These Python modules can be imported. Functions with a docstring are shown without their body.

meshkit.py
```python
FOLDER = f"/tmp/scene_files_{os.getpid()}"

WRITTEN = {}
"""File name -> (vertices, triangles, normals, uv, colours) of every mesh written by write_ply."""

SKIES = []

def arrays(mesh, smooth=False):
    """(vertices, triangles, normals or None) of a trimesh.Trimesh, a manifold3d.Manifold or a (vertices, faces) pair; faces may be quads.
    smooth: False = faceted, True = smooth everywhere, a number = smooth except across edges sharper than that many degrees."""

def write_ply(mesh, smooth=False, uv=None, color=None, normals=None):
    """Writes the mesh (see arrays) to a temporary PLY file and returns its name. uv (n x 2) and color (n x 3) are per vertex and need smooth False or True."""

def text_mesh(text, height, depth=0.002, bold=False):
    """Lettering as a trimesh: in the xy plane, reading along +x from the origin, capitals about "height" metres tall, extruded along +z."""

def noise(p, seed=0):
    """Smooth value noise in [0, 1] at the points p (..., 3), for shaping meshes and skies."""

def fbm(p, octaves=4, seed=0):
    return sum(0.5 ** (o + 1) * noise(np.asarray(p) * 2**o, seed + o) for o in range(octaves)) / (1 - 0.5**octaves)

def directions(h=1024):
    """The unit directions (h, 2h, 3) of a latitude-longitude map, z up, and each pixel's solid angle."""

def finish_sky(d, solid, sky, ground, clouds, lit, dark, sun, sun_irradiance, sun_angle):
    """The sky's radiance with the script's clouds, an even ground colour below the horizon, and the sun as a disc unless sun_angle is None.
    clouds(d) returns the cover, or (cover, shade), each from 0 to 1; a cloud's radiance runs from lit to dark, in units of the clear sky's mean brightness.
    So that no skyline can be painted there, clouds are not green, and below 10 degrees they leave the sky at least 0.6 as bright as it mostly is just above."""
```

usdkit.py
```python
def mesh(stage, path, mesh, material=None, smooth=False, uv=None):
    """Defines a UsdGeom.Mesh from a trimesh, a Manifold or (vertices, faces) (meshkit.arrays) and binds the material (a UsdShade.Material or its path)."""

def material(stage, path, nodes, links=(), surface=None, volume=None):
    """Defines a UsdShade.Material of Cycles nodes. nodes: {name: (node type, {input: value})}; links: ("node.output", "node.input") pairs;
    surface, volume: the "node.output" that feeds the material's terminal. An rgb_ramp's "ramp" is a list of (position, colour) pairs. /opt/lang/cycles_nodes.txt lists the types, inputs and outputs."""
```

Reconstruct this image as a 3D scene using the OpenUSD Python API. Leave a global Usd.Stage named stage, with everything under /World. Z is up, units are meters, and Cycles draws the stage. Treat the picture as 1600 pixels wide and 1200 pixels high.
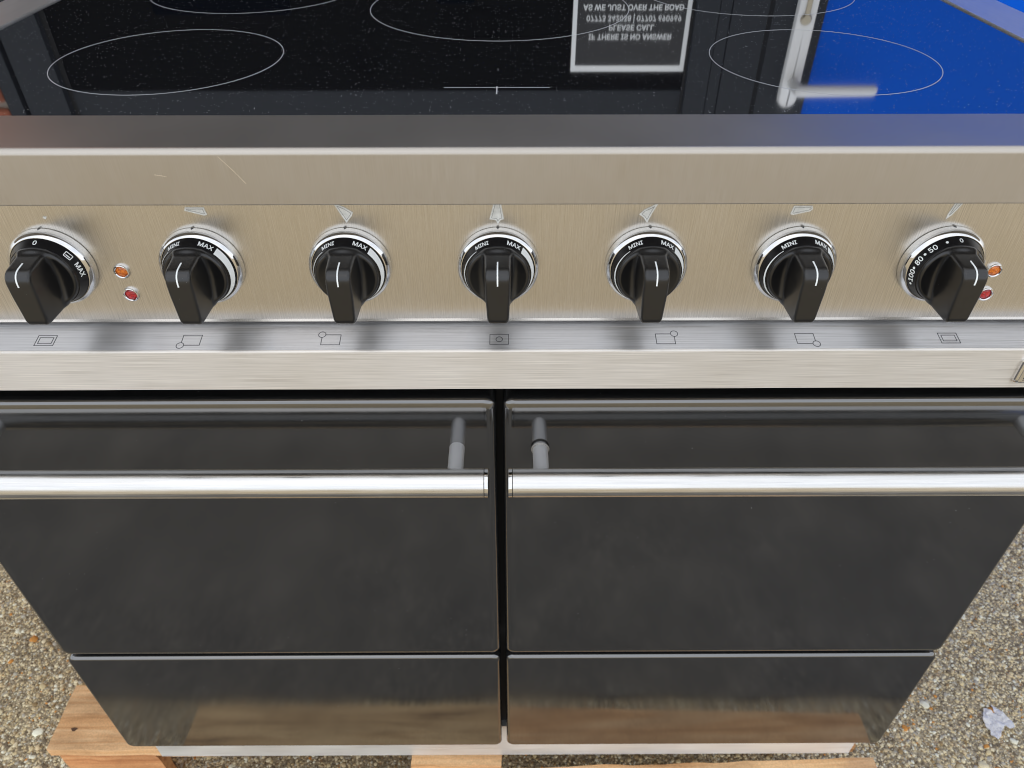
import math, random
import numpy as np, trimesh, manifold3d, shapely
from shapely.geometry import Polygon
import usdkit, meshkit
from pxr import Usd, UsdGeom, UsdLux, UsdShade, Gf, Sdf, Vt
random.seed(7); rng = np.random.default_rng(7)
PI = math.pi
stage = Usd.Stage.CreateInMemory()
UsdGeom.SetStageUpAxis(stage, 'Z'); UsdGeom.SetStageMetersPerUnit(stage, 1.0)
UsdGeom.Xform.Define(stage, '/World')
G = 0.45                                   # height of the door / drawer gap above the ground

# ------------------------------------------------------------------ camera, sky, sun, exposure
FPX, CX, CY, CZ, PITCH, YAW, ROLL = 1154.21, 0.00853, -0.45056, 0.7649, 0.68654, 0.00416, -0.00047
EXPOSURE = 0.0
SUN_EL, SUN_AZ = math.radians(58), math.radians(205)      # azimuth: atan2(x, y) of the direction towards the sun
SKY_STRENGTH, SUN_INT, SUN_ANGLE = 0.15, 0.40, 18.0
CLOUD = (8.6, 8.9, 9.4)
fw = np.array([math.sin(YAW)*math.cos(PITCH), math.cos(YAW)*math.cos(PITCH), -math.sin(PITCH)])
rt = np.cross(fw, [0, 0, 1]); rt /= np.linalg.norm(rt); up = np.cross(rt, fw)
r2 = math.cos(ROLL)*rt + math.sin(ROLL)*up; u2 = -math.sin(ROLL)*rt + math.cos(ROLL)*up
cam = UsdGeom.Camera.Define(stage, '/World/camera')
M4 = np.eye(4); M4[0, :3] = r2; M4[1, :3] = u2; M4[2, :3] = -fw; M4[3, :3] = (CX, CY, CZ + G)
cam.AddTransformOp().Set(Gf.Matrix4d(*map(float, M4.ravel())))
cam.CreateHorizontalApertureAttr(36.0); cam.CreateFocalLengthAttr(FPX/1600*36)
cam.CreateFStopAttr(14.0); cam.CreateFocusDistanceAttr(0.56)
cam.CreateClippingRangeAttr(Gf.Vec2f(0.02, 500))
cam.CreateExposureAttr(EXPOSURE)

sky_m = usdkit.material(stage, '/World/Looks/sky', {
    'tc': ('texture_coordinate', {}), 'mp': ('mapping', {'scale': (1.0, 1.0, 2.2)}),
    'n': ('noise_texture', {'scale': 1.7, 'detail': 6.0, 'roughness': 0.55}),
    'r': ('rgb_ramp', {'ramp': [(0.30, (0.55,)*3), (0.62, (1,)*3)]}),
    'sky': ('sky_texture', {'sky_type': 'single_scattering', 'sun_disc': False, 'sun_elevation': SUN_EL, 'sun_rotation': SUN_AZ, 'aerosol_density': 2.0}),
    'mx': ('mix_color', {'b': CLOUD, 'use_clamp': False}), 'bg': ('background_shader', {'strength': SKY_STRENGTH})},
    [('tc.generated', 'mp.vector'), ('mp.vector', 'n.vector'), ('n.fac', 'r.fac'), ('r.color', 'mx.fac'), ('sky.color', 'mx.a'), ('mx.result', 'bg.color')],
    surface='bg.background')
dome = UsdLux.DomeLight.Define(stage, '/World/sky')
UsdShade.MaterialBindingAPI.Apply(dome.GetPrim()).Bind(sky_m)
dome.GetPrim().SetCustomDataByKey('kind', 'structure')
sun = UsdLux.DistantLight.Define(stage, '/World/sun')
sun.CreateNormalizeAttr(True); sun.CreateIntensityAttr(SUN_INT); sun.CreateAngleAttr(SUN_ANGLE); sun.CreateColorAttr(Gf.Vec3f(1, .95, .87))
sun.AddRotateZOp().Set(-math.degrees(SUN_AZ) + 180); sun.AddRotateXOp().Set(-(90 - math.degrees(SUN_EL)))

# ------------------------------------------------------------------ materials
def mat(name, nodes, links=(), surface='p.BSDF'):
    return usdkit.material(stage, '/World/Looks/' + name, nodes, links, surface=surface)
def plain(name, col, rough=.5, **k):
    return mat(name, {'p': ('principled_bsdf', {'base_color': col, 'roughness': rough, **k})})
def brushed(name, grain, tang, rough, aniso, col=(.63, .615, .59), lo=.80, sc=(1, 1, 1), bump=.04, dust=False):
    """Brushed stainless steel: streaks of colour, gloss and relief drawn out along the grain; the gloss spreads across it."""
    nd = {'tc': ('texture_coordinate', {}), 'mp': ('mapping', {'scale': grain}),
          'n': ('noise_texture', {'scale': 1.0, 'detail': 3.0, 'roughness': .65}),
          'n2': ('noise_texture', {'scale': 5.0, 'detail': 4.0, 'roughness': .6}),
          'r': ('rgb_ramp', {'ramp': [(.25, tuple(c*lo for c in col)), (.75, tuple(min(1, c*1.12) for c in col))]}),
          'rr': ('map_range', {'from_min': .25, 'from_max': .75, 'to_min': rough*.82, 'to_max': rough*1.2}),
          'r2': ('map_range', {'from_min': .3, 'from_max': .7, 'to_min': -.05, 'to_max': .06}),
          'ra': ('math', {'math_type': 'add'}),
          'b': ('bump', {'strength': bump, 'distance': .0006}),
          't': ('combine_xyz', {'x': tang[0], 'y': tang[1], 'z': tang[2]}),
          'p': ('principled_bsdf', {'metallic': 1.0, 'anisotropic': aniso})}
    lk = [('tc.object', 'mp.vector'), ('mp.vector', 'n.vector'), ('tc.object', 'n2.vector'), ('n.fac', 'r.fac'), ('n.fac', 'rr.value'), ('n2.fac', 'r2.value'),
          ('rr.result', 'ra.value1'), ('r2.result', 'ra.value2'), ('ra.value', 'p.roughness'), ('n.fac', 'b.height'), ('b.normal', 'p.normal'),
          ('t.vector', 'p.tangent'), ('r.color', 'p.base_color')]
    return mat(name, nd, lk)
STEEL_V = brushed('steel_grain_upright', (3600, 3600, 40), (1, 0, 0), .31, .6, col=(.64, .613, .57), lo=.955, bump=.012)
TRIM = brushed('steel_trim_grain', (3600, 3600, 40), (1, 0, 0), .48, .5, col=(.47, .437, .39), lo=.955, bump=.012)
STEEL_TOP = brushed('steel_grain_across', (1500, 22, 1500), (1, 0, 0), .30, .5)
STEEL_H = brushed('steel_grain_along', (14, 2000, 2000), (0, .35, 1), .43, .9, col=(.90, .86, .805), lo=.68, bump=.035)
STEEL_S = brushed('steel_shelf_grain', (14, 2000, 2000), (0, 1, -.1), .37, 1.0, col=(.70, .70, .71), lo=.74, bump=.025)
STEEL_BAR = brushed('steel_handle_bar', (18, 900, 900), (0, .7, -.7), .22, .3, col=(.72, .71, .69), lo=.9, bump=.02)
CHROME = plain('chrome', (.78, .78, .78), .07, metallic=1.0)
SATIN = mat('satin_bezel_steel', {'tc': ('texture_coordinate', {}), 'n': ('noise_texture', {'scale': 900.0, 'detail': 2.0}),
    'r': ('rgb_ramp', {'ramp': [(.3, (.70, .70, .69)), (.7, (.84, .84, .83))]}), 'p': ('principled_bsdf', {'metallic': 1.0, 'roughness': .3})},
    [('tc.object', 'n.vector'), ('n.fac', 'r.fac'), ('r.color', 'p.base_color')])
POST = plain('cast_handle_post', (.66, .66, .66), .5, metallic=.8)
def speckled(name, base, rough, ior, scale, size, amount, dust=(.55, .57, .6)):
    """A dark glossy surface with tiny specks of dust lying on it."""
    return mat(name, {'tc': ('texture_coordinate', {}), 'v': ('voronoi_texture', {'scale': scale}), 'v2': ('voronoi_texture', {'scale': scale*.37}),
        'lt': ('math', {'math_type': 'less_than', 'value2': size}), 'lt2': ('math', {'math_type': 'less_than', 'value2': size*.55}),
        's': ('separate_color', {}), 'k': ('math', {'math_type': 'less_than', 'value2': amount}), 's2': ('separate_color', {}), 'k2': ('math', {'math_type': 'less_than', 'value2': amount*1.2}),
        'm': ('math', {'math_type': 'multiply'}), 'm2': ('math', {'math_type': 'multiply'}), 'mx': ('math', {'math_type': 'maximum'}),
        'n': ('noise_texture', {'scale': 7.0, 'detail': 4.0}), 'rr': ('map_range', {'from_min': .35, 'from_max': .7, 'to_min': rough*.75, 'to_max': rough*1.35}),
        'c': ('mix_color', {'a': base, 'b': dust}), 'c2': ('mix_float', {'b': .6}),
        'p': ('principled_bsdf', {'ior': ior})},
        [('tc.object', 'v.vector'), ('tc.object', 'v2.vector'), ('v.distance', 'lt.value1'), ('v2.distance', 'lt2.value1'), ('v.color', 's.color'), ('s.r', 'k.value1'), ('v2.color', 's2.color'), ('s2.r', 'k2.value1'),
         ('lt.value', 'm.value1'), ('k.value', 'm.value2'), ('lt2.value', 'm2.value1'), ('k2.value', 'm2.value2'), ('m.value', 'mx.value1'), ('m2.value', 'mx.value2'),
         ('mx.value', 'c.fac'), ('c.result', 'p.base_color'), ('tc.object', 'n.vector'), ('n.fac', 'rr.value'), ('rr.result', 'c2.a'), ('mx.value', 'c2.fac'), ('c2.result', 'p.roughness')])
HOB = speckled('black_ceramic_glass', (.0025, .0025, .003), .036, 5.6, 510.0, .122, .22)
ENAMEL = speckled('anthracite_enamel', (.006, .006, .006), .095, 2.75, 200.0, .045, .10, dust=(.25, .25, .25))
KNOB = speckled('black_knob_plastic', (.003, .003, .0032), .28, 1.62, 500.0, .05, .06, dust=(.4, .4, .4))
SKIRT = plain('black_dial_plastic', (.003, .003, .0035), .25, ior=1.4)
BLACK = plain('black_cavity', (.004, .004, .004), .6)
SIDE = plain('black_side_panel', (.02, .02, .02), .4)
WHITE = plain('white_print', (.82, .86, .86), .5)
INK = plain('dark_icon_print', (.02, .022, .03), .5)
RING = plain('grey_zone_print', (.38, .39, .40), .5)
MARK = mat('mark_silver', {'tc': ('texture_coordinate', {}), 'n': ('noise_texture', {'scale': 260.0, 'detail': 4.0}),
    'r': ('rgb_ramp', {'ramp': [(.3, (.62, .64, .63)), (.7, (.82, .84, .83))]}), 'p': ('principled_bsdf', {'roughness': .42, 'metallic': .15})},
    [('tc.object', 'n.vector'), ('n.fac', 'r.fac'), ('r.color', 'p.base_color')])
def lens(name, col, deep):
    return mat(name, {'tc': ('texture_coordinate', {}), 'v': ('voronoi_texture', {'scale': 650.0}), 'r': ('rgb_ramp', {'ramp': [(0, col), (.8, deep)]}),
        'b': ('bump', {'strength': .6, 'distance': .0008}), 'p': ('principled_bsdf', {'roughness': .12, 'coat_weight': 1.0})},
        [('tc.object', 'v.vector'), ('v.distance', 'r.fac'), ('v.distance', 'b.height'), ('b.normal', 'p.normal'), ('r.color', 'p.base_color')])
AMBER = lens('amber_lens', (.85, .22, .01), (.35, .07, .004)); RED = lens('red_lens', (.55, .008, .016), (.2, .003, .008))
def wood(name, dark, mid, light, seed):
    return mat(name, {'tc': ('texture_coordinate', {}), 'ad': ('mapping', {'location': (seed*1.7, seed*.9, seed*.4), 'scale': (2.2, 48, 48)}), 'ad2': ('mapping', {'location': (seed, seed, seed), 'scale': (9, 34, 20)}),
        'n': ('noise_texture', {'scale': 1.0, 'detail': 5.0, 'roughness': .6, 'distortion': .8}), 'n2': ('noise_texture', {'scale': 1.0, 'detail': 5.0, 'roughness': .65}),
        'f': ('noise_texture', {'scale': 420.0, 'detail': 2.0}),
        'r': ('rgb_ramp', {'ramp': [(.30, dark), (.44, mid), (.56, light), (.66, mid), (.8, dark)]}), 'r2': ('rgb_ramp', {'ramp': [(.3, (.55, .5, .45)), (.55, (1, 1, 1))]}),
        'rf': ('rgb_ramp', {'ramp': [(.3, (.8, .8, .8)), (.7, (1.1, 1.1, 1.1))]}),
        'm': ('mix_color', {'blend_type': 'multiply', 'fac': .8}), 'm2': ('mix_color', {'blend_type': 'multiply', 'fac': .7}), 'b': ('bump', {'strength': .5, 'distance': .002}), 'p': ('principled_bsdf', {'roughness': .75})},
        [('tc.object', 'ad.vector'), ('ad.vector', 'n.vector'), ('tc.object', 'ad2.vector'), ('ad2.vector', 'n2.vector'), ('tc.object', 'f.vector'), ('n.fac', 'r.fac'), ('n2.fac', 'r2.fac'), ('f.fac', 'rf.fac'),
         ('r.color', 'm.a'), ('r2.color', 'm.b'), ('m.result', 'm2.a'), ('rf.color', 'm2.b'), ('m2.result', 'p.base_color'), ('n.fac', 'b.height'), ('b.normal', 'p.normal')])
WOOD = [wood('pine_board', (.42, .20, .075), (.72, .40, .175), (.84, .54, .28), 1), wood('pine_block', (.42, .16, .055), (.64, .29, .115), (.74, .39, .17), 2.3), wood('weathered_board', (.16, .09, .04), (.58, .37, .17), (.76, .53, .27), 4.1)]
CONC = mat('exposed_aggregate', {'tc': ('texture_coordinate', {}),
    'v': ('voronoi_texture', {'scale': 210.0}), 'v2': ('voronoi_texture', {'scale': 480.0}), 'n': ('noise_texture', {'scale': 5.0, 'detail': 6.0, 'roughness': .65}), 'n2': ('noise_texture', {'scale': 900.0, 'detail': 3.0}),
    's': ('separate_color', {}), 's2': ('separate_color', {}),
    'r': ('rgb_ramp', {'ramp': [(0, (.17, .14, .095)), (.25, (.26, .21, .135)), (.5, (.38, .315, .205)), (.75, (.54, .45, .30)), (.93, (.66, .58, .41)), (1, (.50, .27, .12))]}),
    'r2': ('rgb_ramp', {'ramp': [(0, (.17, .135, .085)), (.6, (.39, .32, .215)), (1, (.58, .51, .38))]}),
    'rn': ('rgb_ramp', {'ramp': [(.3, (.66, .66, .68)), (.7, (1.2, 1.18, 1.1))]}),
    'mx': ('mix_color', {'fac': .5}), 'ml': ('mix_color', {'blend_type': 'multiply', 'fac': .85, 'use_clamp': False}), 'b': ('bump', {'strength': .9, 'distance': .003}), 'p': ('principled_bsdf', {'roughness': .9, 'ior': 1.25})},
    [('tc.object', 'v.vector'), ('tc.object', 'v2.vector'), ('tc.object', 'n.vector'), ('tc.object', 'n2.vector'), ('v.color', 's.color'), ('s.r', 'r.fac'), ('v2.color', 's2.color'), ('s2.r', 'r2.fac'), ('r.color', 'mx.a'), ('r2.color', 'mx.b'),
     ('n.fac', 'rn.fac'), ('mx.result', 'ml.a'), ('rn.color', 'ml.b'), ('ml.result', 'p.base_color'), ('v.distance', 'b.height'), ('b.normal', 'p.normal')])
def stone(name, c):
    return mat(name, {'tc': ('texture_coordinate', {}), 'n': ('noise_texture', {'scale': 3.0, 'detail': 4.0}), 'r': ('rgb_ramp', {'ramp': [(.3, tuple(x*.72 for x in c)), (.7, tuple(min(1, x*1.2) for x in c))]}), 'p': ('principled_bsdf', {'roughness': .8, 'ior': 1.25})},
        [('tc.object', 'n.vector'), ('n.fac', 'r.fac'), ('r.color', 'p.base_color')])
STONES = [stone('stone_' + n, c) for n, c in [('cream', (.82, .72, .48)), ('tan', (.66, .53, .32)), ('grey', (.50, .46, .37)), ('dark', (.22, .175, .115)), ('sand', (.72, .59, .34)), ('pale', (.88, .83, .66)), ('brown', (.34, .24, .12)), ('rust', (.68, .31, .08))]]
PVC = plain('dark_grey_frame', (.022, .026, .032), .5, ior=1.3)
GASKET = plain('black_gasket', (.004, .004, .004), .6)
DARKGLASS = plain('black_door_panel', (.0025, .0025, .003), .35, ior=1.1)
NAVY = plain('navy_glass', (.0005, .0015, .004), .4, ior=1.05)
BLUE = plain('blue_door_panel', (.001, .095, .60), .5, ior=1.15)
SIGNB = plain('black_notice_board', (.014, .014, .015), .4)
SIGNW = plain('white_notice_paint', (.88, .90, .90), .5)
HANDLEW = plain('white_door_handle', (.86, .87, .87), .35)
BRASS = plain('lock_cylinder', (.45, .40, .30), .35, metallic=.8)
BRICKS = [mat('red_brick_%d' % i, {'tc': ('texture_coordinate', {}), 'n': ('noise_texture', {'scale': 40.0, 'detail': 5.0}), 'r': ('rgb_ramp', {'ramp': [(.3, tuple(x*.6 for x in c)), (.7, c)]}), 'p': ('principled_bsdf', {'roughness': .8})},
    [('tc.object', 'n.vector'), ('n.fac', 'r.fac'), ('r.color', 'p.base_color')]) for i, c in enumerate([(.50, .16, .08), (.56, .20, .10), (.40, .12, .06)])]
MORTAR = plain('mortar', (.32, .29, .25), .9)
RENDERW = mat('dark_rendered_wall', {'tc': ('texture_coordinate', {}), 'n': ('noise_texture', {'scale': 30.0, 'detail': 5.0}), 'r': ('rgb_ramp', {'ramp': [(.3, (.03, .03, .032)), (.7, (.05, .05, .052))]}), 'p': ('principled_bsdf', {'roughness': .8})},
    [('tc.object', 'n.vector'), ('n.fac', 'r.fac'), ('r.color', 'p.base_color')])
TISSUE = mat('white_tissue', {'tc': ('texture_coordinate', {}), 'n': ('noise_texture', {'scale': 55.0, 'detail': 3.0}), 'r': ('rgb_ramp', {'ramp': [(.6, (.88, .86, .83)), (.8, (.70, .77, .92))]}), 'd': ('principled_bsdf', {'roughness': .9}), 't': ('translucent_bsdf', {'color': (.7, .72, .78)}), 'm': ('mix_closure', {'fac': .3})},
    [('tc.object', 'n.vector'), ('n.fac', 'r.fac'), ('r.color', 'd.base_color'), ('d.BSDF', 'm.closure1'), ('t.BSDF', 'm.closure2')], surface='m.closure')

# ------------------------------------------------------------------ helpers
used = {}
def numbered(parent, name):
    k = (str(parent), name); n = used.get(k, 0); used[k] = n + 1
    return name if n == 0 else '%s_%03d' % (name, n)
ORIGIN = {}
def thing(name, label, cat, loc=(0, 0, 0), group=None):
    path = '/World/' + numbered('/World', name)
    x = UsdGeom.Xform.Define(stage, path); x.AddTranslateOp().Set(Gf.Vec3d(*map(float, loc)))
    p = x.GetPrim(); p.SetCustomDataByKey('label', label); p.SetCustomDataByKey('category', cat)
    if group: p.SetCustomDataByKey('group', group)
    ORIGIN[path] = np.array(loc, float)
    return path
def obj(name, mesh, m, parent='/World', smooth=False, label=None, kind=None, cat=None):
    """One Mesh prim; the mesh is given in world coordinates and stored relative to its thing."""
    path = parent + '/' + numbered(parent, name)
    v, f = (np.array(mesh.vertices), np.array(mesh.faces)) if hasattr(mesh, 'vertices') else meshkit.arrays(mesh)[:2]
    v = np.array(v, float); root = '/'.join(path.split('/')[:3])
    if root in ORIGIN: v = v - ORIGIN[root]
    elif cat or kind is None:
        pass
    pr = usdkit.mesh(stage, path, trimesh.Trimesh(v, f, process=False), m, smooth=smooth).GetPrim()
    if label: pr.SetCustomDataByKey('label', label)
    if kind: pr.SetCustomDataByKey('kind', kind)
    if cat: pr.SetCustomDataByKey('category', cat)
    return path
cat_ = trimesh.util.concatenate
def box(x0, x1, y0, y1, z0, z1):
    m = trimesh.creation.box((x1-x0, y1-y0, z1-z0)); m.apply_translation(((x0+x1)/2, (y0+y1)/2, (z0+z1)/2)); return m
def extr_x(poly, x0, x1):
    """Extrudes a (y, z) outline along x."""
    m = trimesh.creation.extrude_polygon(Polygon(poly), x1 - x0, engine='earcut')
    v = np.array(m.vertices); m2 = trimesh.Trimesh(np.stack([v[:, 2] + x0, v[:, 0], v[:, 1]], 1), m.faces, process=False); m2.merge_vertices(); return m2
def extr_y(poly, y0, y1):
    """Extrudes an (x, z) outline along y."""
    g = poly if hasattr(poly, 'exterior') else Polygon(poly)
    m = trimesh.creation.extrude_polygon(g, y1 - y0, engine='earcut')
    v = np.array(m.vertices); m2 = trimesh.Trimesh(np.stack([v[:, 0], v[:, 2] + y0, v[:, 1]], 1), m.faces[:, ::-1], process=False); return m2
def lathe(prof, c, n=96):
    """Revolves (radius, distance towards the viewer) about an axis that runs along -y through c."""
    prof = np.array(prof, float); a = np.linspace(0, 2*PI, n, endpoint=False)
    v = np.stack([prof[:, 0][:, None]*np.sin(a), np.repeat(-prof[:, 1][:, None], n, 1), prof[:, 0][:, None]*np.cos(a)], -1)
    k = len(prof); i = np.arange(k-1)[:, None]*n; j = np.arange(n); jn = (j+1) % n
    q = np.stack([i+j, i+jn, i+n+jn, i+n+j], -1).reshape(-1, 4)
    f = np.vstack([q[:, [0, 1, 2]], q[:, [0, 2, 3]]])
    m = trimesh.Trimesh(v.reshape(-1, 3) + np.array(c), f[:, ::-1], process=True); m.update_faces(m.nondegenerate_faces()); return m
def tube_x(x0, x1, c, prof, n=64):
    """Revolves (distance along x, radius) about the x axis through (y, z) = c."""
    a = np.linspace(0, 2*PI, n, endpoint=False); prof = np.array(prof, float)
    v = np.stack([np.repeat(prof[:, 0][:, None], n, 1), c[0] + prof[:, 1][:, None]*np.cos(a), c[1] + prof[:, 1][:, None]*np.sin(a)], -1)
    k = len(prof); i = np.arange(k-1)[:, None]*n; j = np.arange(n); jn = (j+1) % n
    q = np.stack([i+j, i+n+j, i+n+jn, i+jn], -1).reshape(-1, 4)
    m = trimesh.Trimesh(v.reshape(-1, 3), np.vstack([q[:, [0, 1, 2]], q[:, [0, 2, 3]]])[:, ::-1], process=True); m.update_faces(m.nondegenerate_faces())
    m.fix_normals(); return m
def rrect(x0, x1, z0, z1, r, n=7):
    out = []
    for cx, cz, a0 in ((x1-r, z1-r, 0), (x0+r, z1-r, 90), (x0+r, z0+r, 180), (x1-r, z0+r, 270)):
        for k in range(n): a = math.radians(a0 + 90*k/(n-1)); out.append((cx + r*math.cos(a), cz + r*math.sin(a)))
    return np.array(out)
def loft(x0, x1, z0, z1, r, prof):
    """A rounded rectangular panel facing -y: rings of (inset, y), closed in front."""
    rings = []
    for ins, y in prof:
        p = rrect(x0+ins, x1-ins, z0+ins, z1-ins, max(r-ins*.6, .0015)); rings.append(np.stack([p[:, 0], np.full(len(p), y), p[:, 1]], 1))
    n = len(rings[0]); v = np.vstack(rings + [np.array([[(x0+x1)/2, prof[-1][1], (z0+z1)/2]])]); f = []
    for k in range(len(rings)-1):
        for j in range(n):
            a, b, c, d = k*n+j, k*n+(j+1) % n, (k+1)*n+(j+1) % n, (k+1)*n+j; f += [(a, b, c), (a, c, d)]
    f += [((len(rings)-1)*n+j, (len(rings)-1)*n+(j+1) % n, len(v)-1) for j in range(n)]
    m = trimesh.Trimesh(v, np.array(f), process=False)
    if m.face_normals[-1][1] > 0: m.invert()
    return m
def strip(pts, w, nrm, lift=.00012):
    """A closed thin printed line of width w through pts, raised by lift along nrm."""
    g = shapely.LineString(pts).buffer(w/2, cap_style=2, join_style=2)
    return g
def text_on(text, h, bold=True):
    m = meshkit.text_mesh(text, h, .0001, bold=bold); m.apply_translation((-(m.bounds[0][0]+m.bounds[1][0])/2, -(m.bounds[0][1]+m.bounds[1][1])/2, 0)); return m
def setting(name, mesh, m, smooth=False): return obj(name, mesh, m, kind='structure', smooth=smooth)

# ------------------------------------------------------------------ the setting: the ground
gx = trimesh.creation.box((120, 120, .2)); gx.apply_translation((0, 0, -.1))
ground = setting('ground', gx, CONC)
# embedded stones: a mass of small ones, and the larger ones singly
def pebble(seed, sub=1):
    m = trimesh.creation.icosphere(subdivisions=sub, radius=1); v = np.array(m.vertices)
    d = .75 + .5*meshkit.noise(v*1.6 + seed*7.3, seed); v = v*d[:, None]*np.array([1.15, .9, .55]); return trimesh.Trimesh(v, m.faces, process=False)
pi = UsdGeom.PointInstancer.Define(stage, '/World/gravel'); pi.GetPrim().SetCustomDataByKey('kind', 'stuff')
pi.GetPrim().SetCustomDataByKey('label', 'small cream, tan and grey stones set in the concrete ground around the cooker'); pi.GetPrim().SetCustomDataByKey('category', 'gravel')
weights = [.21, .18, .13, .13, .17, .09, .075, .015]; rel = []
for i, sm in enumerate(STONES):
    for k in range(2):
        pth = '/World/gravel/stone' + ('' if not (i or k) else '_%03d' % (i*2+k)); usdkit.mesh(stage, pth, pebble(i*2+k+1), sm, smooth=True); rel.append(pth)
pi.CreatePrototypesRel().SetTargets([Sdf.Path(r) for r in rel])
P = []
for (x0, x1, y0, y1, n) in ((-1.25, -.45, -.06, .62, 62000), (.45, 1.30, -.06, .62, 66000), (-.55, .6, -.18, .12, 26000), (-1.6, 1.8, -.18, -.06, 14000)):
    P.append(np.stack([rng.uniform(x0, x1, n), rng.uniform(y0, y1, n)], 1))
P = np.vstack(P); n = len(P); sz = np.clip(rng.lognormal(math.log(.00118), .46, n), .0006, .0042)
ax = rng.uniform(0, 2*PI, n)
pi.CreatePositionsAttr(Vt.Vec3fArray.FromNumpy(np.column_stack([P, sz*rng.uniform(-.15, .42, n)]).astype(np.float32)))
pi.CreateScalesAttr(Vt.Vec3fArray.FromNumpy(np.column_stack([sz, sz, sz]).astype(np.float32)))
pi.CreateOrientationsAttr(Vt.QuathArray([Gf.Quath(math.cos(a/2), 0, 0, math.sin(a/2)) for a in ax]))
pi.CreateProtoIndicesAttr(Vt.IntArray.FromNumpy((rng.choice(8, n, p=weights)*2 + rng.integers(0, 2, n)).astype(np.int32)))
big = [(-.86, .30, .011, 7), (-.80, .21, .009, 4), (-.77, .13, .012, 5), (-.70, .10, .009, 7), (-.74, .07, .011, 0), (-.66, .155, .008, 5), (.60, .29, .010, 4), (.71, .17, .011, 5), (.66, .13, .008, 7), (.78, .10, .007, 7), (.82, .16, .010, 7), (.76, .07, .011, 0), (.72, .065, .010, 4), (.92, .22, .009, 5)]
for k in range(46):
    s = 1 if k % 2 else -1
    big.append((s*rng.uniform(.53, 1.02), rng.uniform(.03, .5), rng.uniform(.0055, .009), int(rng.choice([0, 1, 2, 4, 5, 5, 6, 7]))))
for k, (x, y, r, c) in enumerate(big):
    m = pebble(40+k, 2); a = rng.uniform(0, 2*PI); m.apply_transform(trimesh.transformations.rotation_matrix(a, (0, 0, 1))); m.apply_scale(r*.62); m.apply_translation((x, y, r*.08)); obj('pebble', m, STONES[c], ground, smooth=True)

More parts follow.
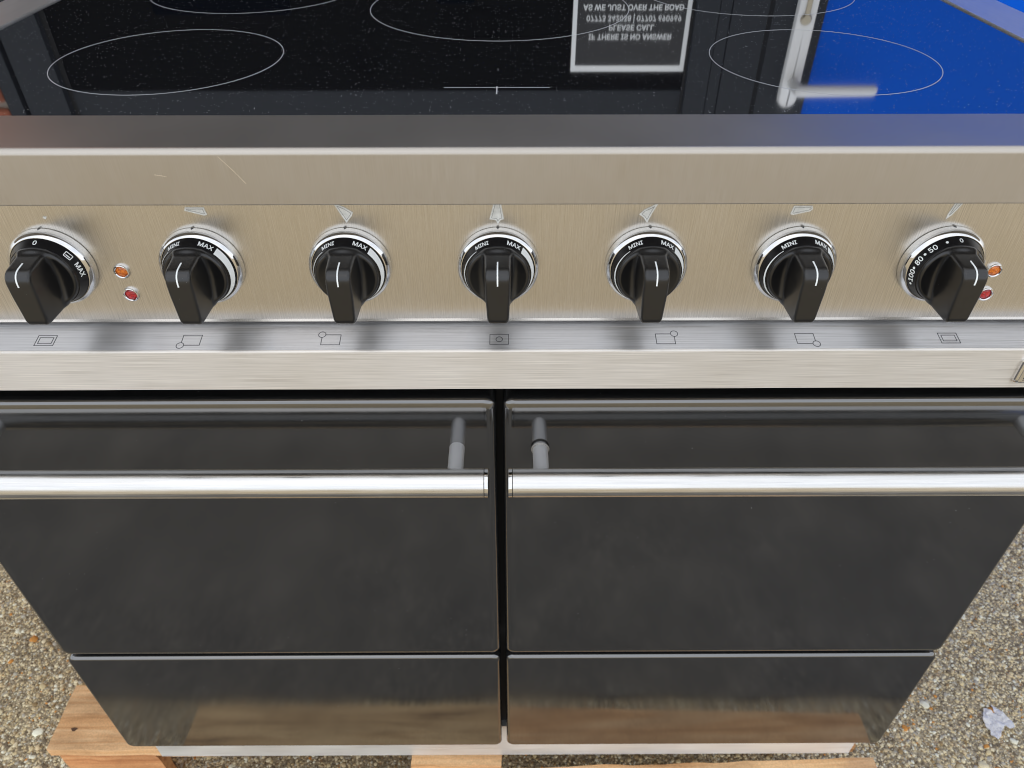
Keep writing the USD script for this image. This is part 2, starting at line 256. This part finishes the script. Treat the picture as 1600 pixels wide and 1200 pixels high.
# unseen dark strip, added in front to darken the door reflections; uneven edge
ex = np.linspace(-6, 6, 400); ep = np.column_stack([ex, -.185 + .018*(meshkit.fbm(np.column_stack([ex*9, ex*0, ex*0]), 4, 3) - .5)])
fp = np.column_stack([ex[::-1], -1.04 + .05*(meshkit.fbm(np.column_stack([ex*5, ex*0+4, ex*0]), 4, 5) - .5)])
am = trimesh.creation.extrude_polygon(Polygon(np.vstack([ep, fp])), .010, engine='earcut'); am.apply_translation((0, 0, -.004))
setting('added_dark_strip', am, mat('added_strip_dark', {'tc': ('texture_coordinate', {}), 'n': ('noise_texture', {'scale': 6.0, 'detail': 6.0, 'roughness': .65}), 'v': ('voronoi_texture', {'scale': 160.0}), 's': ('separate_color', {}),
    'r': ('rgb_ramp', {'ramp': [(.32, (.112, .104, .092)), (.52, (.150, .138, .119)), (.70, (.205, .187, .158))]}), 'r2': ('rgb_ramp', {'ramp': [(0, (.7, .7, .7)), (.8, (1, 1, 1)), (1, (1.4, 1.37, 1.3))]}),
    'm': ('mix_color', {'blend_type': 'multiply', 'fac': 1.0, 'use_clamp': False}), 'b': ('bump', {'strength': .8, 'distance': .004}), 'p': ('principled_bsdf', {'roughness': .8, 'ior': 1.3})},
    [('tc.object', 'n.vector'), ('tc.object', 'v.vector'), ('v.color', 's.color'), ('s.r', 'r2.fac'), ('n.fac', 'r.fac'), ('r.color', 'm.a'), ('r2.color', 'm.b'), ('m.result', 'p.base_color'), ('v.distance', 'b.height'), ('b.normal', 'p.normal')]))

# ------------------------------------------------------------------ the pallet
def board(x0, x1, y0, y1, z0, z1, seed, amp=.0014, n=22):
    cs = manifold3d.Manifold.cube((x1-x0, y1-y0, z1-z0)).refine_to_length(max(x1-x0, y1-y0)/n).to_mesh()
    v = np.array(cs.vert_properties[:, :3]) + (x0, y0, z0)
    e = (meshkit.fbm(v*24 + seed*3.1, 3, seed) - .5)[:, None]*2*amp*np.array([2.2, 1.6, 1.0]); e2 = (meshkit.noise(v*90 + seed, seed+5) - .5)[:, None]*amp*np.array([1, 1, .3])
    return trimesh.Trimesh(v + e + e2*.8, cs.tri_verts, process=False)
PT = -.3072 + G
pallet = thing('wooden_pallet', 'pale pine pallet standing under the range cooker on gravelly concrete', 'pallet', (0, .3, 0))
obj('deck_board', board(-.655, -.14, .037, .134, PT-.019, PT, 1), WOOD[0], pallet, smooth=35)
kx = np.array([(math.cos(t)*.0042*(1+.3*math.sin(3*t)), math.sin(t)*.0028) for t in np.linspace(0, 2*PI, 20, endpoint=False)])
km_ = trimesh.creation.extrude_polygon(Polygon(kx), .0012, engine='earcut'); km_.apply_translation((-.628, .066, PT-.0006)); obj('knot', km_, plain('dark_knot', (.10, .05, .025), .8), pallet)
obj('deck_board', board(.472, .503, .037, .134, PT-.019, PT, 2, n=30), WOOD[0], pallet, smooth=35)
for k, y in enumerate((.20, .36, .50)): obj('deck_board', board(-.62, .5, y, y+.097, PT-.019, PT, 3+k), WOOD[k % 3], pallet, smooth=35)
fb = board(.000, .523, -.098, .009, PT-.021, PT-.001, 7); fb.apply_transform(trimesh.transformations.rotation_matrix(math.radians(1.45), (0, 0, 1), (0, .009, 0)))
obj('deck_board', fb, WOOD[0], pallet, smooth=35, label='front deck board on the right half of the pallet')
obj('deck_board', board(-.46, -.006, -.103, -.016, PT-.024, PT-.005, 8, .003), WOOD[2], pallet, smooth=35, label='rough weathered front deck board')
obj('stringer', board(-.133, -.004, -.012, .010, PT-.040, PT-.0215, 9), WOOD[0], pallet, smooth=35)
obj('stringer', board(-.132, -.005, .012, .034, PT-.0205, PT-.0008, 19), WOOD[0], pallet, smooth=35)
obj('block', board(-.648, -.508, .041, .060, .0, PT-.0195, 11, .0012, 14), WOOD[1], pallet, smooth=35)
for x0, x1 in ((-.63, -.5), (-.07, .07), (.36, .49)):
    for y0 in (.22, .46): obj('block', board(x0, x1, y0, y0+.09, .0, PT-.0195, 11+int(x0*10)+int(y0*10), .001, 8), WOOD[1], pallet, smooth=35)

# ------------------------------------------------------------------ the shop front behind the cooker
D = .70                                      # its face
front = thing('shop_window', 'dark grey framed black panel of the shop front behind the cooker', 'window', (-.2, D, 0))
obj('frame_post', box(-.729, -.668, D, D+.07, 0, 2.3), PVC, front)
obj('gasket', box(-.737, -.7295, D+.012, D+.06, 0, 2.3), GASKET, front)
obj('frame_post', box(-.760, -.7375, D, D+.06, 0, 2.3), PVC, front)
obj('gasket', box(-.6675, -.660, D+.012, D+.06, 0, 2.3), GASKET, front)
obj('panel', box(-.6595, .2725, D+.012, D+.05, .25, .788+G), DARKGLASS, front)
obj('gasket', box(.2728, .2765, D+.010, D+.06, 0, .86+G), GASKET, front)
obj('rail', box(-.6595, .2725, D+.0105, D+.06, .7885+G, .875+G), PVC, front)
obj('panel', box(-.6595, .2725, D+.012, D+.05, .8755+G, 2.22), DARKGLASS, front)
obj('rail', box(-.6595, .2725, D+.002, D+.06, 0, .2495), PVC, front)
obj('stile', extr_x([(D, 0), (D, 2.3), (D+.06, 2.3), (D+.06, 0)], .277, .3095), PVC, front)
obj('stile', box(.3110, .3270, D+.0015, D+.06, 0, 2.3), PVC, front)
obj('stile', box(.3285, .3800, D, D+.06, 0, 2.3), PVC, front)
obj('rail', box(-.6595, .2725, D+.002, D+.06, 2.2205, 2.3), PVC, front)
for (x0, x1, z1) in ((-.50, -.303, .681), (-.094, -.039, .667)): obj('vent_plate', loft(x0, x1, z1-.09+G, z1+G, .006, [(0, D+.0115), (.0, D+.008), (.003, D+.006)]), NAVY, front, smooth=30)
door = thing('blue_door', 'bright blue door with dark grey edge behind the right end of the cooker', 'door', (.9, D, 0))
obj('stile', box(.3875, .4615, D, D+.06, .02, 2.3), PVC, door)
obj('panel', box(.4618, 1.42, D+.006, D+.055, .02, 2.3), BLUE, door)
obj('stile', box(1.4203, 1.50, D, D+.06, .02, 2.3), PVC, door)
pl = obj('handle_plate', loft(.4185, .4465, .575+G, .8085+G, .0138, [(0, D-.0002), (0, D-.007), (.001, D-.0095), (.003, D-.0105)]), HANDLEW, door, smooth=30)
lev = manifold3d.Manifold.batch_hull([manifold3d.Manifold.sphere(.0085, 24).translate((.436, D-.045, .7725+G)), manifold3d.Manifold.sphere(.0078, 24).translate((.5405, D-.043, .7725+G))]) + \
      manifold3d.Manifold.batch_hull([manifold3d.Manifold.sphere(.0085, 24).translate((.434, D-.012, .7725+G)), manifold3d.Manifold.sphere(.0085, 24).translate((.434, D-.045, .7725+G))])
obj('lever', lev, HANDLEW, pl, smooth=40)
obj('lock_cylinder', lathe([(0, .004), (.006, .004), (.0078, .002), (.0085, -.003)], (.4318, D-.0105, .6835+G), 32), BRASS, pl, smooth=30)
obj('lock_cylinder', loft(.4283, .4353, .652+G, .679+G, .003, [(0, D-.010), (0, D-.013), (.001, D-.014)]), BRASS, pl, smooth=30)
sg = thing('notice_sign', 'black notice with white border and white lettering on the shop panel', 'sign', (.19, D, .5+G))
sx0, sx1, sz0, sz1 = .1015, .2715, .545, .760
SY = D + .010
obj('board', box(sx0+.0005, sx1-.0005, SY, D+.0118, sz0+.0005+G, sz1-.0005+G), SIGNB, sg)
bp = Polygon([(sx0, sz0+G), (sx1, sz0+G), (sx1, sz1+G), (sx0, sz1+G)]).difference(Polygon([(sx0+.0062, sz0+.0062+G), (sx1-.0062, sz0+.0062+G), (sx1-.0062, sz1-.0085+G), (sx0+.0062, sz1-.0085+G)]))
obj('border', extr_y(bp, SY-.0012, SY+.0006), SIGNW, sg)
for txt, x0, x1, zc in (('IF THERE IS NO ANSWER', .1257, .2475, .7115), ('PLEASE CALL', .155, .2205, .6990), ('07773 342038 | 07707 690969', .1215, .2585, .6866), ('AS WE JUST OVER THE ROAD', .116, .2605, .6720)):
    m = meshkit.text_mesh(txt, .0072, .0004, bold=True); b = m.bounds; v = np.array(m.vertices)
    v = np.stack([x0 + (v[:, 0]-b[0][0])*(x1-x0)/(b[1][0]-b[0][0]), SY - v[:, 2]*1.0, zc + (v[:, 1]-(b[0][1]+b[1][1])/2) + G], 1)
    obj('lettering', trimesh.Trimesh(v, m.faces, process=False), SIGNW, sg)
pier = thing('brick_pier', 'orange-red brick pier at the left end of the shop front', 'pier', (-1.0, D, 0))
obj('mortar', box(-1.23, -.7615, D+.006, D+.2, 0, 2.3), MORTAR, pier)
for r in range(31):
    zb = .004 + r*.074
    xs = [(-1.22, -1.005), (-.995, -.7625)] if r % 2 == 0 else [(-1.22, -1.115), (-1.105, -.89), (-.88, -.7625)]
    for x0, x1 in xs:
        m = loft(x0, x1, zb, zb+.064, .004, [(0, D+.03), (0, D+.002), (.003, D-.001-rng.uniform(0, .002))]); obj('brick', m, BRICKS[int(rng.integers(3))], pier, smooth=30)
setting('wall', box(-1.8, 2.0, D+.07, D+.3, 2.3005, 3.0), RENDERW)
setting('wall', box(1.5005, 2.0, D+.0, D+.3, 0, 2.3), RENDERW)
setting('wall', box(-1.8, -1.2305, D+.0, D+.3, 0, 2.3), RENDERW)

# ------------------------------------------------------------------ the range cooker
cooker = thing('range_cooker', 'wide stainless steel and black range cooker with seven black knobs on a pallet', 'cooker', (0, .3, -.306+G))
W = .495; ZH = .5916 + G; ZT = .5930 + G
def part(name, mesh, m, parent=cooker, **k): return obj(name, mesh, m, parent, **k)
part('body', cat_([box(-W+.004, -W+.024, .03, .6, -.2205+G, .5885+G), box(W-.024, W-.004, .03, .6, -.2205+G, .5885+G), box(-W+.025, W-.025, .575, .6, -.2205+G, .588+G), box(-W+.025, W-.025, .03, .57, -.24+G, -.2205+G)]), SIDE)
part('oven_front', cat_([box(-W+.0245, W-.0245, .034, .05, -.2200+G, .430+G)]), BLACK)
part('plinth', extr_x([(.0255, -.2195+G), (.0255, -.3035+G), (.0275, -.306+G), (.55, -.306+G), (.55, -.2195+G)], -.484, .487), brushed('steel_plinth', (14, 900, 900), (0, 0, 1), .5, .5, col=(.74, .75, .735), lo=.9))
# hob
part('hob_glass', box(-.4478, .4478, .0412, .575, ZH-.006, ZH), HOB)
arc = [(-.0178+.0042-.0042*math.sin(t), ZT-.0042+.0042*math.cos(t)) for t in np.linspace(0, PI/2, 9)]
part('hob_front_trim', extr_x([(.0410, ZH-.004), (.0410, ZT-.0009), (.0402, ZT)] + arc + [(-.0178, .5573+G), (-.0168, .5563+G), (.012, .5563+G), (.012, ZH-.004)], -.4972, .4972), TRIM, smooth=40)
STRIP = brushed('steel_hob_edge', (2600, 22, 2600), (1, 0, 0), .48, .4, lo=.9)
for s in (-1, 1):
    a, b = sorted((s*.4481, s*.4972)); part('hob_side_trim', box(a, b, .0413, .60, ZH-.006, ZT), STRIP)
part('hob_back_trim', box(-.4478, .4478, .5753, .60, ZH-.006, ZT+.01), STRIP)
def ring(cx, cy, r, w=.00052):
    a = np.linspace(0, 2*PI, 160, endpoint=False); c, s = np.cos(a), np.sin(a)
    rows = [np.stack([cx + q*c, cy + q*s, np.full(160, z)], 1) for q, z in ((r-w/2, ZH-.0002), (r-w/2, ZH+.00012), (r+w/2, ZH+.00012), (r+w/2, ZH-.0002))]
    f = []
    for k in range(3):
        for j in range(160): f += [(k*160+j, (k+1)*160+j, (k+1)*160+(j+1) % 160), (k*160+j, (k+1)*160+(j+1) % 160, k*160+(j+1) % 160)]
    m = trimesh.Trimesh(np.vstack(rows), f, process=False); m.fix_normals(); return m
for cx, cy, r in ((-.2625, .1732, .0883), (.2590, .1700, .0882), (0., .349, .1262), (-.2600, .427, .1068), (.2575, .419, .1115)): part('cooking_zone_ring', ring(cx, cy, r), RING)
part('hob_centre_mark', cat_([box(-.0385, .0385, .0996, .1004, ZH-.0002, ZH+.0001), box(-.0006, .0004, .086, .103, ZH-.0002, ZH+.00015)]), RING)
def scratch(p, q, w=.0005):
    g = shapely.LineString([p, ((p[0]+q[0])/2+.0004, (p[1]+q[1])/2), q]).buffer(w/2); part('scratch', extr_y(g, -.01788, -.01775), plain('bare_scratch', (.66, .59, .48), .4, metallic=.8) if not stage.GetPrimAtPath('/World/Looks/bare_scratch') else UsdShade.Material.Get(stage, '/World/Looks/bare_scratch'))
scratch((-.1673, .5884+G), (-.1542, .5712+G), .0003); scratch((-.2090, .5770+G), (-.2020, .5757+G), .0003)
# control panel
PY = .004
part('control_panel', extr_x([(PY, .556+G), (PY, .4555+G), (PY-.0015, .4543+G), (PY-.0005, .4530+G), (PY+.02, .4530+G), (PY+.02, .556+G)], -.4955, .4955), STEEL_V, smooth=30)
# shelf below the knobs, with its front face
SF = -.0215; SE = .4445 + G; SI = .4500 + G
arc = [(SF+.0016-.0016*math.sin(t), SE-.0016+.0016*math.cos(t)) for t in np.linspace(0, PI/2, 7)]
part('shelf_top', extr_x([(.024, SI), (.0045, SI), (SF+.0017, SE+.0001), (SF+.0017, SE-.004), (.024, SE-.004)], -.4965, .4965), STEEL_S, smooth=30)
part('shelf_front', extr_x([(SF+.0016, SE)] + arc[1:] + [(SF, .4086+G), (SF+.001, .4078+G), (SF+.02, .4078+G), (SF+.02, .411+G), (SF+.0015, .411+G), (SF+.00155, SE-.0045)], -.4966, .4966), STEEL_H, smooth=40)
part('vent_gap', box(-.49, .49, .0046, .024, .395+G, .4395+G), BLACK)
# icons: outlines printed on the shelf, given by (x, y) on its top
def shelf_z(y): return SE + .0001 + (SI-SE-.0001)*(y-SF-.0017)/(.0045-SF-.0017)
def flat_print(polys, name='icon', m=INK):
    ms = []
    for g in polys:
        e = trimesh.creation.extrude_polygon(g, .0001, engine='earcut'); v = np.array(e.vertices); v = np.stack([v[:, 0], v[:, 1], shelf_z(v[:, 1]) + v[:, 2] - .00003], 1); ms.append(trimesh.Trimesh(v, e.faces, process=False))
    part(name, cat_(ms), m)
def rect_line(x0, x1, y0, y1, w=.0005): a = shapely.box(x0, y0, x1, y1); return a.difference(a.buffer(-w, join_style=2))
def circ_line(x, y, r, w=.0005): c = shapely.Point(x, y).buffer(r, 24); return c.difference(shapely.Point(x, y).buffer(r-w, 24))
IC = -.0105; hw, hh = .0071, .0050
for k, dx in ((0, 0), (6, 0)):
    x = (-.3311, .3316)[k == 6]; flat_print([rect_line(x-hw, x+hw, IC-hh, IC+hh), rect_line(x-hw+.0019, x+hw-.0019, IC-hh+.002, IC+hh-.002)])
for x, ex, ez in ((-.2245, -1, -1), (-.1224, -1, 1), (.1230, 1, 1), (.2259, 1, -1)):
    cx, cy = x + ex*hw, IC + ez*hh; d = shapely.Point(cx, cy).buffer(.0029)
    flat_print([g for q in (rect_line(x-hw, x+hw, IC-hh, IC+hh).difference(d),) for g in getattr(q, 'geoms', [q])] + [circ_line(cx, cy, .0029)])
x = .001; flat_print([rect_line(x-hw, x+hw, IC-hh, IC+hh), circ_line(x, IC, .0026)])
# maker's badge on the shelf front, at the right edge of the picture
bx0 = .3850; bz0, bz1 = .4145+G, .4365+G
bd = part('badge', loft(bx0, bx0+.06, bz0, bz1, .003, [(0, SF+.0005), (0, SF-.0016), (.0006, SF-.0026), (.0022, SF-.0033), (.0030, SF-.0031)]), CHROME, smooth=25)
m = text_on('D', .0035); v = np.array(m.vertices); part('lettering', trimesh.Trimesh(np.stack([v[:, 0]+bx0+.0072, SF-.0031-v[:, 2], v[:, 1]+bz0+.0062], 1), m.faces, process=False), INK, bd)
part('lettering', cat_([box(bx0+.0055, bx0+.055, SF-.0032, SF-.003, bz0+.0030, bz0+.0034), extr_y([(bx0+.0068, bz0+.0100), (bx0+.0125, bz0+.0160), (bx0+.0125, bz0+.0100)], SF-.0032, SF-.003)]), INK, bd)

# ---- knobs
ZK = .5015 + G
def smax(a, b, k): h = max(k - abs(a - b), 0)/k; return max(a, b) + h*h*k*.25
def knob_sdf(x, y, z):                 # x across, y = distance from the panel, z up; negative inside
    r = math.hypot(x, z)
    # round body with a dished face
    yf = .0150 + .0036*min(1.0, r/.0195)**2
    q0, q1 = r - .0196, max(y - yf + .0022, .0054 - y)
    body = min(max(q0, q1), 0) + math.hypot(max(q0, 0), max(q1, 0)) - .0022
    # grip: a side outline in (y, z), rounded where the top meets the front
    e = smax(y - .0437, (.10*(y - .0437) + (z - .0174))/1.005, .0078)
    e = max(e, (z - .0194 - .45*(y - .0165))/1.1)
    e = smax(e, -z - .0226, .0052)
    d = max(e, .0125 - y)
    w = abs(x) - (.0083 - .05*max(0, .002 - z) + .035*(.043 - y))
    R = .0020
    a, b = d + R, w + R
    grip = min(max(a, b), 0) + math.hypot(max(a, 0), max(b, 0)) - R
    k = .0048; h = max(k - abs(body - grip), 0)/k
    return min(body, grip) - h*h*k*.25
def grip_line(y0, z0, y1, z1, n=26):
    """The knob's outline at x = 0 between two directions from inside the grip, as (y, z) points."""
    cy, cz = .028, .004; out = []
    for a in np.linspace(math.atan2(z0-cz, y0-cy), math.atan2(z1-cz, y1-cy), n):
        lo, hi = 0, .05
        for _ in range(40):
            m = (lo+hi)/2
            if knob_sdf(0, cy+m*math.cos(a), cz+m*math.sin(a)) < 0: lo = m
            else: hi = m
        out.append((cy+lo*math.cos(a), cz+lo*math.sin(a)))
    return np.array(out)
km = manifold3d.Manifold.level_set(lambda x, y, z: -knob_sdf(x, y, z), (-.026, .003, -.027, .026, .048, .027), .00085).to_mesh()
kv = np.array(km.vert_properties[:, :3]); kt = trimesh.Trimesh(kv, km.tri_verts, process=True); trimesh.smoothing.filter_taubin(kt, iterations=6)
kv = np.array(kt.vertices); KNOB_V = np.stack([kv[:, 0], -kv[:, 1], kv[:, 2]], 1); KNOB_F = np.array(kt.faces)[:, ::-1]
print('knob', len(KNOB_F), kt.bounds)
C0, C1 = (.0253, .0085), (.0224, .0156)             # the dial skirt: (radius, distance) at its outer and inner edge
CL = math.hypot(C0[0]-C1[0], C0[1]-C1[1])
def on_cone(p, lift=.00012):
    """(angle clockwise from the top, distance inwards along the skirt from its outer edge, height) to a point of the skirt."""
    t = p[:, 1]/CL; nr, na = (C1[1]-C0[1])/CL, (C0[0]-C1[0])/CL
    r = C0[0] + (C1[0]-C0[0])*t + nr*(p[:, 2]+lift); a = C0[1] + (C1[1]-C0[1])*t + na*(p[:, 2]+lift)
    return np.stack([r*np.sin(p[:, 0]), -a, r*np.cos(p[:, 0])], 1)
def cone_text(text, deg, h=.0034):
    m = text_on(text, h); v = np.array(m.vertices); q = np.stack([math.radians(deg) + v[:, 0]/.0242, CL*.5 - v[:, 1], v[:, 2]], 1)
    return trimesh.Trimesh(on_cone(q), m.faces, process=False)
def cone_patch(a0, a1, w0, w1, inner=CL*.90, n=60):
    """A printed band from angle a0 to a1 whose width runs from w0 to w1, lying against the inner edge."""
    t = np.linspace(0, 1, n+1); a = np.radians(a0 + (a1-a0)*t); w = w0 + (w1-w0)*t
    lo = np.stack([a, np.full(n+1, inner), np.zeros(n+1)], 1); hi = np.stack([a, inner - w, np.zeros(n+1)], 1)
    v = np.vstack([on_cone(lo), on_cone(hi)]); f = []
    for j in range(n): f += [(j, n+1+j, n+2+j), (j, n+2+j, j+1)]
    return trimesh.Trimesh(v, f, process=False)
RINGP = [(.0272, .0050), (.0277, .0056), (.0281, .0059), (.0281, .0063), (.0278, .0068), (.0273, .0074), (.0267, .0080), (.0262, .0085), (.0258, .0088), (.0255, .0088), (.0253, .0084), (.0253, -.001)]
def shift(m, c): return trimesh.Trimesh(np.array(m.vertices) + c, m.faces, process=False)
for k in range(7):
    X = .0009 + (k-3)*.1033; c = np.array([X, PY, ZK])
    kn = part('control_knob', trimesh.Trimesh(KNOB_V + c, KNOB_F, process=False), KNOB, smooth=True)
    bz = part('bezel', lathe([(.0277, -.001), (.0277, .0004), (.0285, .0006), (.0285, .0050), (.0284, .0053), (.0272, .0053)], c), SATIN, kn, smooth=35)
    part('bezel_ring', lathe(RINGP, c), CHROME, kn, smooth=40)
    part('dial', lathe([(.0240, -.001), C0, C1, (.0215, C1[1]+.0003), (.018, C1[1]-.001)], c), SKIRT, kn, smooth=25)
    part('index_notch', trimesh.Trimesh(np.array([[-.0011, -.0006, .0281], [.0011, -.0006, .0281], [0, -.0032, .0281], [-.0011, -.0006, .02858], [.0011, -.0006, .02858], [0, -.0032, .02858]]) + c, [[0, 1, 2], [3, 5, 4], [0, 2, 5], [0, 5, 3], [1, 4, 5], [1, 5, 2], [0, 3, 4], [0, 4, 1]], process=False), INK, kn)
    if k == 0:
        ms = [cone_text('0', 2), cone_text('MAX', 82)]
        q = np.array([(x, y) for x, y in rrect(-.0028, .0028, -.0020, .0020, .0006, 4)]); g = Polygon(q).difference(Polygon(q).buffer(-.00055)); g = g.union(shapely.box(-.0017, -.0008, .0017, -.0001))
        e = cat_([trimesh.creation.extrude_polygon(h, .0001, engine='earcut') for h in getattr(g, 'geoms', [g])]); v = np.array(e.vertices)
        ms.append(trimesh.Trimesh(on_cone(np.stack([math.radians(54) + v[:, 0]/.0242, CL*.5 - v[:, 1], v[:, 2]], 1)), e.faces, process=False))
    elif k == 6:
        ms = [cone_text('0', 2, .0031)] + [cone_text(t, a, .0036) for t, a in (('50', -42), ('80', -69), ('100', -97))]
        for a in (-20, -56, -83, -113):
            e = trimesh.creation.extrude_polygon(shapely.Point(0, 0).buffer(.0009, 8), .0001, engine='earcut'); v = np.array(e.vertices)
            ms.append(trimesh.Trimesh(on_cone(np.stack([math.radians(a) + v[:, 0]/.0242, CL*.5 - v[:, 1], v[:, 2]], 1)), e.faces, process=False))
    else:
        ms = [cone_text('MINI', -27, .0030), cone_text('MAX', 27, .0033)]
        part('level_band', shift(cone_patch(43, 321, CL*.72, .0004, n=140), c), WHITE, kn)
    part('dial_print', shift(cat_(ms), c), WHITE, kn)
    # the white line on the grip follows its outline: found on the knob's own surface
    gl = grip_line(.0435, .0085, .0305, .0190); prof, zz = -gl[:, 0], gl[:, 1]
    tg = np.stack([np.gradient(prof), np.gradient(zz)], 1); tg /= np.linalg.norm(tg, axis=1)[:, None]; nr = np.stack([-tg[:, 1], tg[:, 0]], 1); nr *= np.sign((nr*(gl*(-1, 1) - (-.028, .004))).sum(1))[:, None]
    v = []
    for sx in (-.00044, .00044):
        for off in (.00035, -.0006):
            v.append(np.stack([np.full(26, sx), prof + nr[:, 0]*off, zz + nr[:, 1]*off], 1))
    v = np.vstack(v); f = []
    for j in range(25):
        for a, b in ((0, 26), (52, 0), (26, 78), (78, 52)): f += [(a+j, b+j, b+j+1), (a+j, b+j+1, a+j+1)]
    f += [(0, 52, 78), (0, 78, 26), (25, 51, 103), (25, 103, 77)]
    m = trimesh.Trimesh(v + c, f, process=False); m.fix_normals(); part('pointer_line', m, WHITE, kn)
LINE = plain('mark_outline', (.20, .21, .21), .5)
# small silver marks above the knobs: (x, z) outlines on the panel
for poly in ([(-.2160, .545), (-.2030, .545), (-.2020, .5395), (-.2040, .5390), (-.2170, .5425)],
             [(-.1130, .548), (-.1060, .545), (-.1000, .5410), (-.1012, .5385), (-.1055, .5335), (-.1090, .5400)],
             [(-.0017, .548), (.0032, .548), (.0052, .5358), (.0030, .5353), (.0009, .5325), (-.0008, .5353), (-.0050, .5358)],
             [(.1030, .5425), (.1080, .545), (.1130, .548), (.1090, .5400), (.1062, .5330), (.1030, .5370), (.1000, .5390)],
             [(.2070, .545), (.2200, .545), (.2208, .5425), (.2190, .5410), (.2080, .5385), (.2058, .5390)],
             [(.3190, .548), (.3250, .548), (.3195, .5380), (.3165, .5350), (.3165, .5385)],
             [(-.3170, .5385), (-.3145, .5385), (-.3155, .5365), (-.3170, .5372)]):
    poly = [(.001 + (x-.001)*.957, z) for x, z in poly]
    sc = part('silver_mark', extr_y([(x, z + G) for x, z in poly], PY-.00035, PY+.0003), MARK)
    g = Polygon([(x, z + G) for x, z in poly]).buffer(-.0011); g = max(getattr(g, 'geoms', [g]), key=lambda q: q.area)
    if g.area > 1e-5:
        for h in (lambda q: [q] if q.geom_type == 'Polygon' else list(q.geoms))(g.difference(g.buffer(-.00025))): part('outline', extr_y(h, PY-.00042, PY-.0001), LINE, sc)
# indicator lamps
for (x, z, m) in ((-.2643, .4966, AMBER), (-.2638, .4776, RED), (.3515, .4958, AMBER), (.3532, .4761, RED)):
    c = (x, PY, z + G)
    il = part('indicator_light', lathe([(.0056, -.001), (.0056, .0012), (.0052, .0019), (.0046, .0021), (.0041, .0016), (.0040, -.0005)], c, 40), CHROME, smooth=40)
    part('lens', lathe([(.00405, .0004), (.0037, .0010), (.0025, .0015), (.0012, .0017), (0, .00175)], c, 32), m, il, smooth=50)

# ---- doors, drawers and handles
DP = [(0, .030), (0, .0068), (.0004, .0046), (.0014, .0024), (.003, .0009), (.0048, .0003), (.0066, .0001), (.0086, .00003), (.0106, -.00002), (.0125, -.00004)]
RP = [(0, .030), (0, .0045), (.0004, .0030), (.0014, .0013), (.0028, .0004), (.0045, 0)]
def mk_door(x0, x1, hx, posts, tag):
    d = part('oven_door', loft(x0, x1, .0020+G, .3790+G, .009, DP), ENAMEL, smooth=30)
    HY, HZ, HR = -.041, .3262+G, .0117
    a, b = hx
    part('handle', tube_x(a, b, (HY, HZ), [(a+.0042, HR), (b-.0042, HR)], 72), STEEL_BAR, d, smooth=50)
    for e, s in ((a, 1), (b, -1)):
        pr = [(e+s*.0040, HR-.0006), (e+s*.0036, HR+.0001), (e+s*.0008, HR+.0001), (e, HR-.0009), (e, 0)]
        part('handle_end_cap', tube_x(0, 0, (HY, HZ), pr, 64), CHROME, d, smooth=40)
    for px in posts:
        part('handle_post', lathe([(.0064, -.002), (.0064, .0335)], (px, -.0005, HZ), 40), POST, d, smooth=40)
    return d
mk_door(-W, -.0026, (-.487, -.0082), (-.0362, -.440), 0)
d2 = mk_door(.0028, W, (.0066, .487), (.0342, .4590), 1)
part('collar', lathe([(.0062, .0012), (.0076, .0014), (.0078, .0020), (.0072, .0027), (.0062, .0029)], (.0342, -.0005, .3262+G), 32), plain('dull_collar', (.30, .29, .27), .5, metallic=.8), d2, smooth=40)
for x0, x1 in ((-W, -.0030), (.0032, W)): part('drawer_front', loft(x0, x1, -.2205+G, -.0042+G, .009, RP), ENAMEL, smooth=30)

# ------------------------------------------------------------------ litter on the ground
lx, ly = .8165, .143
tis = thing('tissue_scrap', 'crumpled white and pale blue tissue lying on the gravel right of the cooker', 'litter', (lx, ly, 0))
o = 1.15*np.array([(-.020, .004), (-.014, .013), (-.006, .016), (.001, .008), (.005, .003), (.002, .014), (.003, .022), (.008, .017), (.016, .009), (.021, -.004), (.018, -.012), (.011, -.013), (.008, -.010), (.002, -.014), (-.004, -.024), (-.013, -.030), (-.018, -.022), (-.019, -.010)])
mf = manifold3d.Manifold.extrude(manifold3d.CrossSection([(o + (lx, ly))[::-1]]), .0012).refine_to_length(.0016).to_mesh()
v = np.array(mf.vert_properties[:, :3], float); q = np.column_stack([v[:, :2], np.zeros(len(v))])
v[:, 2] += .002 + .010*np.abs(meshkit.fbm(q*75, 3, 3) - .5) + .002*meshkit.noise(q*220, 4); v[:, :2] += (np.stack([meshkit.noise(q*160, 8), meshkit.noise(q*160, 9)], 1) - .5)*.005
obj('tissue', trimesh.Trimesh(v, mf.tri_verts, process=False), TISSUE, tis, smooth=45)
